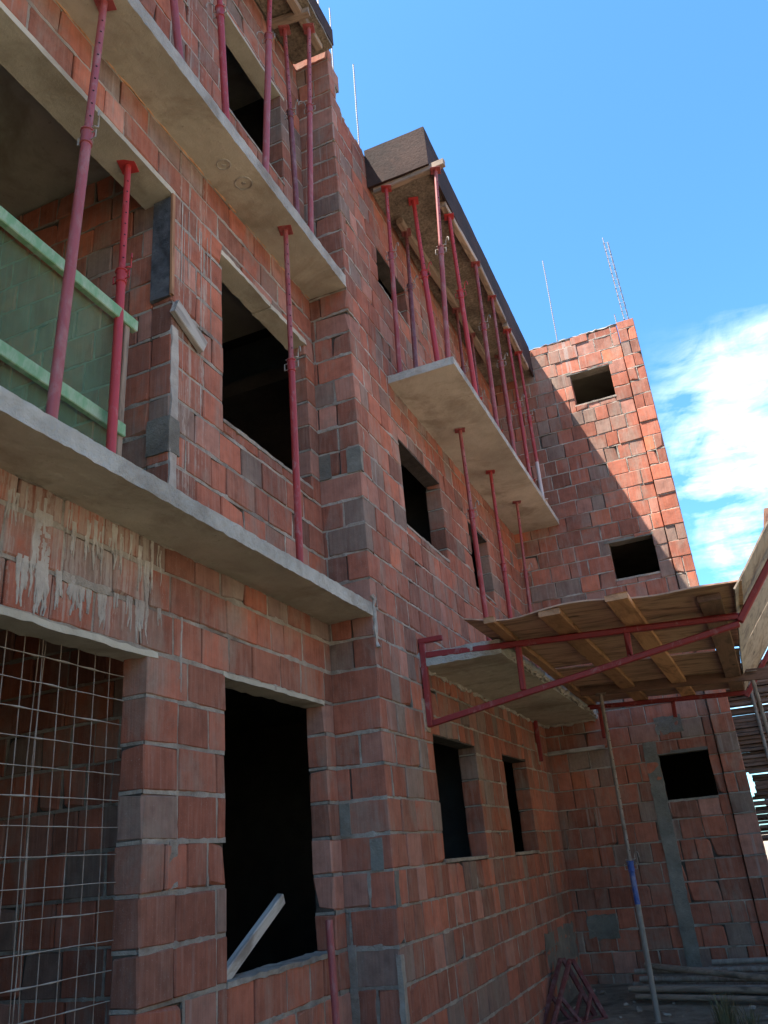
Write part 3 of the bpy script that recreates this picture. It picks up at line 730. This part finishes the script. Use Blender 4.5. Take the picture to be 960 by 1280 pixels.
def sheet(name, org, ex, ey, nx, ny, amp, mat, label, group, seed, sag=0.0, ragged=.0, curl=0.0):
    """a plywood sheet in its own frame (grain along X), warped, 12 mm thick"""
    ex = Vector(ex); ey = Vector(ey); lx, ly = ex.length, ey.length; a = ex.normalized(); n = a.cross(ey).normalized(); b = n.cross(a)
    R = random.Random(seed); vs = []; fs = []
    for top in (0, 1):
        for k in range(ny + 1):
            for i in range(nx + 1):
                s, t = i / nx, k / ny
                x = s * lx - lx / 2; y = t * ly - ly / 2
                w = amp * noise.noise(Vector((x * 1.4 + seed, y * 2.5, seed))) - sag * math.sin(math.pi * t) + curl * max(0, .25 - t) * math.sin(s * 11 + seed)
                if k == 0: y += ragged * noise.noise(Vector((x * 2.2, seed, 0)))
                vs.append((x, y, w + top * .012))
    m_ = (nx + 1) * (ny + 1)
    for k in range(ny):
        for i in range(nx):
            q = (k * (nx + 1) + i, k * (nx + 1) + i + 1, (k + 1) * (nx + 1) + i + 1, (k + 1) * (nx + 1) + i)
            fs.append(q[::-1]); fs.append(tuple(m_ + j for j in q))
    rim = [i for i in range(nx + 1)] + [k * (nx + 1) + nx for k in range(1, ny + 1)] + [ny * (nx + 1) + i for i in range(nx - 1, -1, -1)] + [k * (nx + 1) for k in range(ny - 1, 0, -1)]
    for i, p in enumerate(rim):
        q = rim[(i + 1) % len(rim)]; fs.append((p, q, m_ + q, m_ + p))
    mb = MB(); mb.add(vs, fs); o = mb.build(name, mat)
    m = Matrix((a, b, n)).transposed().to_4x4(); m.translation = Vector(org) + ex / 2 + ey / 2
    o.matrix_world = m
    return tag(o, label, 'plywood', group)
gP = 'plywood sheets of the canopy'
pz = lambda x: chz(x) + .022 + .056
def flat(x0, x1, y0, y1, lab, seed, mat='ply', lift=0.0, **kw):
    return sheet('plywood_sheet', (x0, y0, pz(x0) + lift), (x1 - x0, 0, pz(x1) - pz(x0)), (0, y1 - y0, 0), 24, 8, .014, mat, lab, gP, seed, **kw)
flat(-1.82, .30, 6.30, 7.56, 'warped plywood sheet along the near wavy edge of the canopy', 3, ragged=.12, curl=.07)
flat(-1.70, .25, 7.54, 8.80, 'second plywood sheet from the near edge of the canopy', 5, lift=.014)
flat(-1.66, .235, 8.82, 10.05, 'third plywood sheet of the canopy just before the ledger beam', 8)
flat(-1.68, .25, 10.03, 11.52, 'farthest plywood sheet of the canopy behind the ledger beam', 11, lift=.014)
gd = Vector((.615, 0, .79)).normalized()
def guard(y0, y1, s0, s1, lab, seed, mat):
    o = Vector((.25, y0, 1.56)) + gd * s0 + Vector((-.045, 0, .035))
    return sheet('guard_board', o, (0, y1 - y0, 0), gd * (s1 - s0), 12, 6, .01, mat, lab, 'upturned guard boards of the canopy', seed)
guard(6.30, 8.9, .04, .74, 'upturned guard board at the near right end of the canopy above the steel arm', 21, 'plygrey')
guard(8.95, 11.5, .05, .8, 'upturned guard board at the far right of the canopy', 22, 'plygrey')
plank('guard_rail', (.67, 6.98, 2.36), (.70, 11.4, 2.38), .06, .11, 'timber_red', 'dark timber rail end showing above the upturned guard boards', 'timber')

# ------------------------------------------------------------------ green railing, welded mesh, cables
T = thing('safety_railing', 'green timber safety railing with translucent green netting across the first floor opening', 'railing', (-2.86, 2, 1.972))
plank('top_rail', (-2.865, .7, 3.255), (-2.875, 3.37, 3.215), .045, .085, 'greenwood', None, parent=T)
plank('middle_rail', (-2.865, .7, 2.52), (-2.875, 3.31, 2.435), .04, .085, 'greenwood', None, parent=T)
plank('rail_post', (-2.90, 3.285, 1.972), (-2.89, 3.30, 3.18), .045, .05, 'timber_old', None, parent=T, up=(1, 0, 0))
plank('rail_post', (-2.90, 1.3, 1.972), (-2.90, 1.3, 3.18), .06, .06, 'greenwood', None, parent=T, up=(1, 0, 0))
mb = MB(); ny, nz = 26, 12; vs = []; fs = []
for k in range(nz + 1):
    for i in range(ny + 1):
        y = .7 + 2.58 * i / ny; z = 2.0 + 1.2 * k / nz
        vs.append((-2.915 + .012 * noise.noise(Vector((y * 2, z * 2, 1))), y, z))
for k in range(nz):
    for i in range(ny): fs.append((k * (ny + 1) + i, k * (ny + 1) + i + 1, (k + 1) * (ny + 1) + i + 1, (k + 1) * (ny + 1) + i))
mb.add(vs, fs); mb.build('netting', 'net', T, smooth=True)
T = thing('welded_mesh', 'mortar splashed welded steel mesh closing the ground floor opening at left', 'mesh panel', (-2.95, 2.4, GZ))
R = random.Random(3)
z = -1.66; mb = MB()
while z < 1.14:
    n = 40; mb.tube([(-3.055 + .004 * R.uniform(-1, 1), 1.0 + 2.625 * i / n, z + .004 * noise.noise(Vector((i * .3, z * 5, 0))) - .02 * i / n) for i in range(n + 1)],
            [.0026 * (1 if R.random() < .8 else R.uniform(1.2, 2.6)) for _ in range(n + 1)], 5)
    z += .131
mb.build('horizontal_wires', 'wire', T)
mb = MB(); y = 1.08
while y < 3.6:
    mb.tube([(-3.062, y + .01 * R.uniform(-1, 1), GZ), (-3.062, y, -.3), (-3.062, y + .01 * R.uniform(-1, 1), 1.17)], .0026, 5)
    y += .122
mb.build('vertical_wires', 'rust', T)
T = thing('hanging_cables', 'thin grey cables hanging behind the welded mesh', 'cable', (-3.1, 3.1, 1.2))
mb = MB()
for (dy, dx) in ((0, 0), (.03, .02)):
    mb.tube([(-3.16 + dx, 3.12 + dy, 1.85), (-3.16 + dx, 3.08 + dy * .5, .6), (-3.10 + dx, 3.05 + dy, -.5), (-3.1 + dx, 2.98 + dy, GZ)], .0028, 6)
mb.build('cable', 'rust', T, smooth=True)

# ------------------------------------------------------------------ ground things
def pipe(name, p0, p1, r, mat, label, cat, group=None, inner=True):
    p0 = Vector(p0); p1 = Vector(p1); t = (p1 - p0).normalized(); mb = MB()
    L = (p1 - p0).length; n = 12
    mb.tube([p0 + t * L * i / n for i in range(n + 1)], r, 12, 0)
    for q, sg in ((p0, -1), (p1, 1)): mb.tube([q + t * sg * .0005, q + t * sg * .001], r * .8, 10, 1)
    o = mb.build(name, [mat, 'hole'], None, loc=p0, smooth=True)
    return tag(o, label, cat, group)
pipe('leaning_pipe', (-2.72, 5.40, -1.72), (-2.81, 5.50, -.325), .026, 'redpink', 'pinkish red pipe leaning on the ground floor sill beside the corner pier', 'pipe')
R = random.Random(17); gq = 'poles in the pile by the rear wall'
poles = [  # x0, y0, z0, x1, y1, z1, r, mat, label
 (-1.72, 11.3, -1.64, .5, 11.0, -1.66, .032, 'rust', 'lowest rusty pole at the back of the pole pile'),
 (-1.66, 11.1, -1.64, .6, 10.7, -1.66, .034, 'steel', 'lowest grey pole in the middle of the pole pile'),
 (-1.70, 10.85, -1.64, .6, 10.35, -1.66, .03, 'timber_old', 'lowest brown pole of the pile, nearest the viewer'),
 (-1.76, 11.2, -1.57, .5, 10.9, -1.58, .033, 'rust', 'second layer rusty pole at the back of the pole pile'),
 (-1.62, 11.0, -1.575, .6, 10.6, -1.585, .032, 'steel', 'second layer grey pole with a whitened patch in the pole pile'),
 (-1.78, 10.95, -1.575, .6, 10.45, -1.59, .034, 'timber_old', 'second layer brown pole at the front of the pole pile'),
 (-1.60, 11.3, -1.50, .5, 11.1, -1.50, .03, 'steel', 'third layer grey pole at the back of the pole pile'),
 (-1.66, 11.1, -1.50, .6, 10.75, -1.515, .032, 'rust', 'third layer rusty pole in the middle of the pole pile'),
 (-1.72, 11.2, -1.435, .5, 10.95, -1.44, .03, 'rust', 'fourth layer rusty pole of the pole pile'),
 (-1.58, 11.15, -1.37, .6, 10.2, -1.53, .033, 'timber_old', 'topmost pole slanting across the front of the pole pile'),
 (-.85, 11.4, -1.40, .9, 11.3, -1.38, .032, 'steel', 'grey pole lying by the wall at the right of the pole pile'),
 (-.9, 11.45, -1.47, .9, 11.35, -1.46, .032, 'steel', 'lower grey pole by the wall at the right of the pole pile')]
for (x0, y0, z0, x1, y1, z1, r, m_, lab) in poles: pipe('scaffold_pole', (x0, y0, z0 + .01), (x1, y1, z1 + .01), r, m_, lab, 'pole', gq)
# leaning triangular steel frames
def frame(dx, dy, lab):
    T = thing('triangular_truss', lab, 'steel truss', (-2.2 + dx, 9.8 + dy, -1.70), 'red steel frames leaning on the wall')
    A = Vector((-2.40 + dx, 10.42 + dy, -1.175)); Bq = Vector((-2.52 + dx, 9.62 + dy, -1.70)); C = Vector((-2.03 + dx, 10.05 + dy, -1.685))
    def b(nm, p, q, w=.05):
        mb = MB(); mb.bar(p, q, w, w, 0, (1, .3, 0), .006); mb.build(nm, 'redbrown', T)
    b('side_bar', Bq, A); b('side_bar', C, A + Vector((.03, 0, 0))); b('base_bar', Bq.lerp(C, .06), Bq.lerp(C, .94), .045)
    b('brace', Bq.lerp(A, .45), Bq.lerp(C, .55), .04); b('brace', C.lerp(A, .4), Bq.lerp(C, .6), .04)
frame(0, 0, 'rusty red triangular steel frame leaning against the long wall at its foot')
frame(.13, -.12, 'second triangular red steel frame, leaning in front of the first')
# ground sheet
def gheight(x, y):
    d = math.hypot(x + 1, y - 9)
    z = -1.70 + .05 * noise.noise(Vector((x * .8, y * .8, 2))) * min(1, 8 / (d + 1)) + .02 * noise.noise(Vector((x * 4, y * 4, 1)))
    if y > 10 and d < 12: z += .03 * min(1, (y - 10) / 2)
    return z
mb = MB(); n = 90
ax = [math.copysign(abs(s) ** 3.2, s) for s in [(-1 + 2 * i / n) for i in range(n + 1)]]
vs = []; fs = []
for k in range(n + 1):
    for i in range(n + 1):
        x = -1.2 + ax[i] * 260 + 8 * (-1 + 2 * i / n); y = 9.5 + ax[k] * 260 + 8 * (-1 + 2 * k / n); vs.append((x, y, gheight(x, y)))
for k in range(n):
    for i in range(n): fs.append((k * (n + 1) + i, k * (n + 1) + i + 1, (k + 1) * (n + 1) + i + 1, (k + 1) * (n + 1) + i))
mb.add(vs, fs); g = mb.build('ground', 'soil', smooth=True); g['kind'] = 'structure'
# rubble and grass
mb = MB(); R = random.Random(9)
for _ in range(70):
    x, y, s = R.uniform(-2.4, 0), R.uniform(9.0, 11.9), R.choice((.01, .015, .02, .035))
    z = gheight(x, y) + s * .3
    mb.box(x - s, x + s * R.uniform(.4, 1), y - s, y + s * R.uniform(.4, 1), z - s * .6, z + s * R.uniform(.2, .6), s * .3, 0, jit=s * .35)
o = mb.build('rubble', 'mortar'); o['kind'] = 'stuff'; tag(o, 'broken mortar and brick crumbs on the soil before the rear wall', 'rubble')
def tuft(x, y, n, h, seed, lab, mat='straw'):
    R = random.Random(seed); mb = MB(); z = gheight(x, y) - .01
    for _ in range(n):
        a = R.uniform(0, 6.28); r = R.uniform(0, .12); L = h * R.uniform(.4, 1); lean = R.uniform(.1, .7) * L
        bx, by = x + r * math.cos(a), y + r * math.sin(a); w = .004
        p = [Vector((bx + lean * s * s * math.cos(a), by + lean * s * s * math.sin(a), z + L * s)) for s in (0, .5, 1)]
        sd = Vector((-math.sin(a), math.cos(a), 0)) * w
        mb.add([p[0] - sd, p[0] + sd, p[1] + sd * .8, p[1] - sd * .8, p[2]], [(0, 1, 2, 3), (3, 2, 4)])
    o = mb.build('grass_tuft', mat, loc=(x, y, z), fix=False); tag(o, lab, 'grass', 'dry grass tufts by the pole pile')
tuft(-.72, 9.75, 140, .34, 1, 'dry grass tuft in front of the middle of the pole pile')
tuft(-.5, 9.6, 60, .24, 2, 'smaller dry grass tuft right of the bigger one before the pole pile')

# ------------------------------------------------------------------ starter bars on the roofs
def rebar(p0, p1, lab, r=.0095):
    mb = MB(); p0 = Vector(p0); p1 = Vector(p1); n = int((p1 - p0).length / .02)
    mb.tube([p0.lerp(p1, i / n) + Vector((.004 * noise.noise(Vector((i * .05, p0.x, 0))),) * 3) for i in range(n + 1)], [r * (1.22 if i % 2 else .9) for i in range(n + 1)], 6)
    o = mb.build('starter_bar', 'rebar', None, loc=p0); tag(o, lab, 'steel bar', 'steel starter bars on the roofs')
rebar((-3.08, 7.40, 7.4), (-3.01, 7.40, 11.5), 'steel bar rising against the sky just right of the corner pier')
rebar((-3.16, 7.45, 7.4), (-3.10, 7.45, 10.9), 'shorter steel bar close behind the one right of the corner pier')
rebar((-2.62, 7.0, 7.7), (-2.58, 7.0, 9.6), 'steel bar rising at the near end of the roof formwork')
rebar((-1.256, 12.12, 7.8), (-1.226, 12.12, 9.66), 'single steel bar above the top of the rear wing wall')
T = thing('starter_bar_cage', 'twin steel bars with stirrups rising from the rear wing corner', 'steel bars', (-.09, 12.14, 7.8))
for (p, q) in (((-.112, 12.10, 7.8), (-.145, 12.10, 9.70)), ((-.045, 12.18, 7.8), (-.085, 12.18, 9.64))):
    mb = MB(); mb.tube([Vector(p).lerp(Vector(q), i / 60) for i in range(61)], [.010 if i % 2 else .0075 for i in range(61)], 6); mb.build('bar', 'rebar', T)
for k in range(11):
    t_ = .08 + k * .085; a = Vector((-.112, 12.10, 7.8)).lerp(Vector((-.145, 12.10, 9.70)), t_); b = Vector((-.045, 12.18, 7.8)).lerp(Vector((-.085, 12.18, 9.64)), t_)
    mb = MB(); mb.tube([a + Vector((-.01, -.01, 0)), Vector((b.x + .012, a.y - .01, a.z)), b + Vector((.012, .012, 0)), Vector((a.x - .01, b.y + .012, b.z)), a + Vector((-.01, -.01, .004))], .004, 5); mb.build('stirrup', 'rebar', T)
pipe('starter_pipe', (-3.235, 7.5, 7.4), (-3.225, 7.5, 13.2), .014, 'white', 'white plastic pipe sticking up above the highest roof edge', 'pipe')
rebar((-.245, 12.05, 7.83), (-.25, 12.05, 8.06), 'short steel stub at the joint of the rear wing pilaster')

# ------------------------------------------------------------------ beyond the rear wing corner
T = thing('board_stack', 'tall stack of reddish formwork boards beyond the rear wing corner', 'board stack', (.62, 13.6, -1.7))
R = random.Random(31); z = -.15
k = 0
while z < 2.3:
    h = R.uniform(.035, .06); o = plank('board', ((-.06 if z > .78 else .07 if z > .42 else .0) + R.uniform(-.02, .03), 13.4 + R.uniform(-.1, .1), z), (4.2, 13.3 + R.uniform(-.15, .15), z + R.uniform(-.03, .03)), .2, h, 'timber_red', None, parent=T); z += h + R.choice((.002, .002, .002, .002, .015)); k += 1
for (x, y) in ((.40, 13.5), (1.6, 13.5), (.36, 13.2)):
    mb = MB(); mb.tube([(x, y, -1.7), (x, y, 2.4)], .024, 8); mb.build('upright', 'rust', T, smooth=True)
mb = MB(); mb.rough(.2, 4.0, 15.2, 15.4, -1.7, .8, .2, .01); o = mb.build('white_wall', 'whiteblock'); tag(o, 'low white sunlit wall beyond the rear wing corner', 'wall')
T = thing('bush', 'green and brown bush in sunlight beyond the rear wing corner', 'bush', (1.1, 14.4, -1.7))
mb = MB(); mb.tube([(1.1, 14.4, -1.7), (1.05, 14.4, -.9), (1.1, 14.35, -.2)], [.04, .03, .015], 7); mb.build('trunk', 'timber_old', T)
mb = MB(); R = random.Random(2)
for _ in range(1600):
    v = Vector((R.gauss(0, 1), R.gauss(0, 1), R.gauss(0, 1))).normalized() * R.uniform(.2, 1) ** .6
    c = Vector((1.15 + v.x * .75, 14.4 + v.y * .6, -.3 + v.z * .8)); a = Vector((R.gauss(0, 1), R.gauss(0, 1), R.gauss(0, 1))).normalized(); b = a.orthogonal().normalized(); s = R.uniform(.02, .05)
    mb.add([c - a * s, c + b * s * .5, c + a * s, c - b * s * .5], [(0, 1, 2, 3)], 0 if R.random() < .6 else 1)
mb.build('crown', ['leaf', 'straw'], T, fix=False)

# unseen: leaves added to shade low walls, pale house added to bounce sun
mb = MB(); R = random.Random(44)
for _ in range(9000):
    y = R.uniform(-7, 12.3); h = 2.5 + .03 * max(0, y - 4) + .3 * noise.noise(Vector((y * .9, 0, 4)))
    z = -1.7 + h * R.random(); x = 1.9 + .25 * noise.noise(Vector((y * .5, z * .5, 7))) + R.uniform(0, .8)
    a = Vector((R.gauss(0, 1), R.gauss(0, 1), R.gauss(0, 1))).normalized(); b = a.orthogonal().normalized(); s_ = R.uniform(.05, .13); c = Vector((x, y, z))
    mb.add([c - a * s_, c + b * s_ * .6, c + a * s_, c - b * s_ * .6], [(0, 1, 2, 3)])
o = mb.build('added_hedge', 'leaf', fix=False); o['kind'] = 'stuff'; tag(o, 'unseen greenery added to shade the lower walls of the building', 'added_hedge')
T = thing('added_house', 'pale plastered house added out of view to bounce sunlight onto the brick building', 'house', (12, 4, -1.7))
mb = MB(); mb.rough(12, 20, -14, 20, -1.7, 7.5, .8, .01); mb.build('wall', 'plaster', T)
mb = MB()
for k in range(6):
    y = -12 + k * 5.4; mb.add([(11.3, y, 7.45), (11.3, y + 5.4, 7.45), (16, y + 5.4, 9.6), (16, y, 9.6), (11.3, y, 7.6), (11.3, y + 5.4, 7.6), (16, y + 5.4, 9.75), (16, y, 9.75)], [(3, 2, 1, 0), (4, 5, 6, 7), (0, 1, 5, 4)])
mb.build('roof', 'brick', T)
for k in range(5):
    for z in (-.6, 2.4, 5.2):
        y = -11 + k * 6; mb = MB(); mb.box(11.96, 12.03, y, y + 1.2, z, z + 1.5, .01); mb.build('window', 'dark', T)

# ------------------------------------------------------------------ lift everything to ground level 0
for o in list(bpy.data.objects):
    if o.parent is None: o.location.z += H + .1
    if '_o' in o: del o['_o']
EYE = H + .1

# ------------------------------------------------------------------ camera
cam = bpy.data.cameras.new('camera'); co = bpy.data.objects.new('camera', cam); COL.objects.link(co)
r = Vector((0.91507814, 0.39451094, -0.08362486)); u = Vector((0.22740059, -0.33352856, 0.91490309)); f = Vector((-0.33304799, 0.85622416, 0.39491672))
m = Matrix((r, u, -f)).transposed().to_4x4(); m.translation = (0, 0, EYE); co.matrix_world = m
cam.sensor_fit = 'VERTICAL'; cam.sensor_height = 24; cam.sensor_width = 18; cam.lens = 24 * 1015.45 / 1280
cam.clip_start = .05; cam.clip_end = 2000
scene.camera = co

# ------------------------------------------------------------------ light
S = Vector((-.343, -.32, 1.0)).normalized()          # towards the sun
el = math.asin(S.z); az = math.atan2(S.x, S.y)
w = bpy.data.worlds.new('World'); scene.world = w; w.use_nodes = True
nt = w.node_tree; nt.nodes.clear()
sky = N(nt, 'ShaderNodeTexSky', sky_type='NISHITA'); sky.sun_disc = False; sky.sun_elevation = el; sky.sun_rotation = az
sky.air_density = 1.0; sky.dust_density = .6; sky.ozone_density = 1.6
g = N(nt, 'ShaderNodeTexCoord').outputs['Generated']
sp = N(nt, 'ShaderNodeSeparateXYZ'); nt.links.new(g, sp.inputs[0])
X, Y, Z = sp.outputs
zz = math_(nt, 'MAXIMUM', math_(nt, 'ADD', Z, .12), .05)
cb = N(nt, 'ShaderNodeCombineXYZ'); nt.links.new(math_(nt, 'DIVIDE', X, zz), cb.inputs[0]); nt.links.new(math_(nt, 'DIVIDE', Y, zz), cb.inputs[1])
Q = cb.outputs[0]
n1 = noise_(nt, vmul(nt, Q, (2.8, 2.0, 1)), 1.0, 9, .58, .6)
n2 = noise_(nt, vmul(nt, Q, (2.2, 6.5, 1)), 1.6, 8, .62, .5)
n3 = noise_(nt, vmul(nt, Q, (9, 6, 1)), 1.0, 7, .62, .8)
dens = math_(nt, 'ADD', math_(nt, 'ADD', math_(nt, 'MULTIPLY', n1, .5), math_(nt, 'MULTIPLY', n2, .28)), math_(nt, 'MULTIPLY', n3, .22))
mx = N(nt, 'ShaderNodeMapRange', interpolation_type='SMOOTHSTEP'); setin(nt, mx, 0, X); mx.inputs[1].default_value = -.035; mx.inputs[2].default_value = .11
mz = N(nt, 'ShaderNodeMapRange', interpolation_type='SMOOTHSTEP'); setin(nt, mz, 0, Z); mz.inputs[1].default_value = .545; mz.inputs[2].default_value = .41
my = N(nt, 'ShaderNodeMapRange', interpolation_type='SMOOTHSTEP'); setin(nt, my, 0, Y); my.inputs[1].default_value = .1; my.inputs[2].default_value = .6
ml = N(nt, 'ShaderNodeMapRange', interpolation_type='SMOOTHSTEP'); setin(nt, ml, 0, Z); ml.inputs[1].default_value = .27; ml.inputs[2].default_value = .39; ml.inputs[3].default_value = .45
mask = math_(nt, 'MULTIPLY', math_(nt, 'MULTIPLY', math_(nt, 'MULTIPLY', mx.outputs[0], mz.outputs[0]), my.outputs[0]), ml.outputs[0])
d2 = math_(nt, 'ADD', dens, math_(nt, 'MULTIPLY', mask, .155))
cl = ramp(nt, d2, [(.51, 0), (.60, .3), (.68, .75), (.77, 1)])
cl = math_(nt, 'MULTIPLY', cl, ramp(nt, mask, [(0, 0), (.25, 1)]))
CLOUD = 5.7
skyc = mix(nt, 1, sky.outputs[0], (.335, .61, .775), 'MULTIPLY')
shd = ramp(nt, noise_(nt, vmul(nt, Q, (3, 7, 1)), 1.3, 5, .55, .4), [(.35, (.70, .80, .92)), (.6, (1, 1, 1))])
c = mix(nt, cl, skyc, mix(nt, 1, shd, (CLOUD, CLOUD, CLOUD), 'MULTIPLY'))
bg = N(nt, 'ShaderNodeBackground'); nt.links.new(c, bg.inputs[0]); bg.inputs[1].default_value = .14
o = N(nt, 'ShaderNodeOutputWorld'); nt.links.new(bg.outputs[0], o.inputs[0])
sd = bpy.data.lights.new('sun', 'SUN'); sd.energy = 5.0; sd.angle = math.radians(.5); sd.color = (1, .95, .87)
so = bpy.data.objects.new('sun', sd); COL.objects.link(so); so.rotation_euler = (-S).to_track_quat('-Z', 'Y').to_euler()
so.location = (0, 0, 30)

vs_ = scene.view_settings; scene.display_settings.display_device = 'sRGB'
vs_.view_transform = 'Standard'; vs_.look = 'None'; vs_.exposure = 1.95; vs_.gamma = 1; vs_.use_curve_mapping = False
scene.render.engine = 'CYCLES'
scene.cycles.max_bounces = 8; scene.cycles.diffuse_bounces = 5; scene.cycles.transparent_max_bounces = 12
try: scene.cycles.use_denoising = True
except Exception: pass
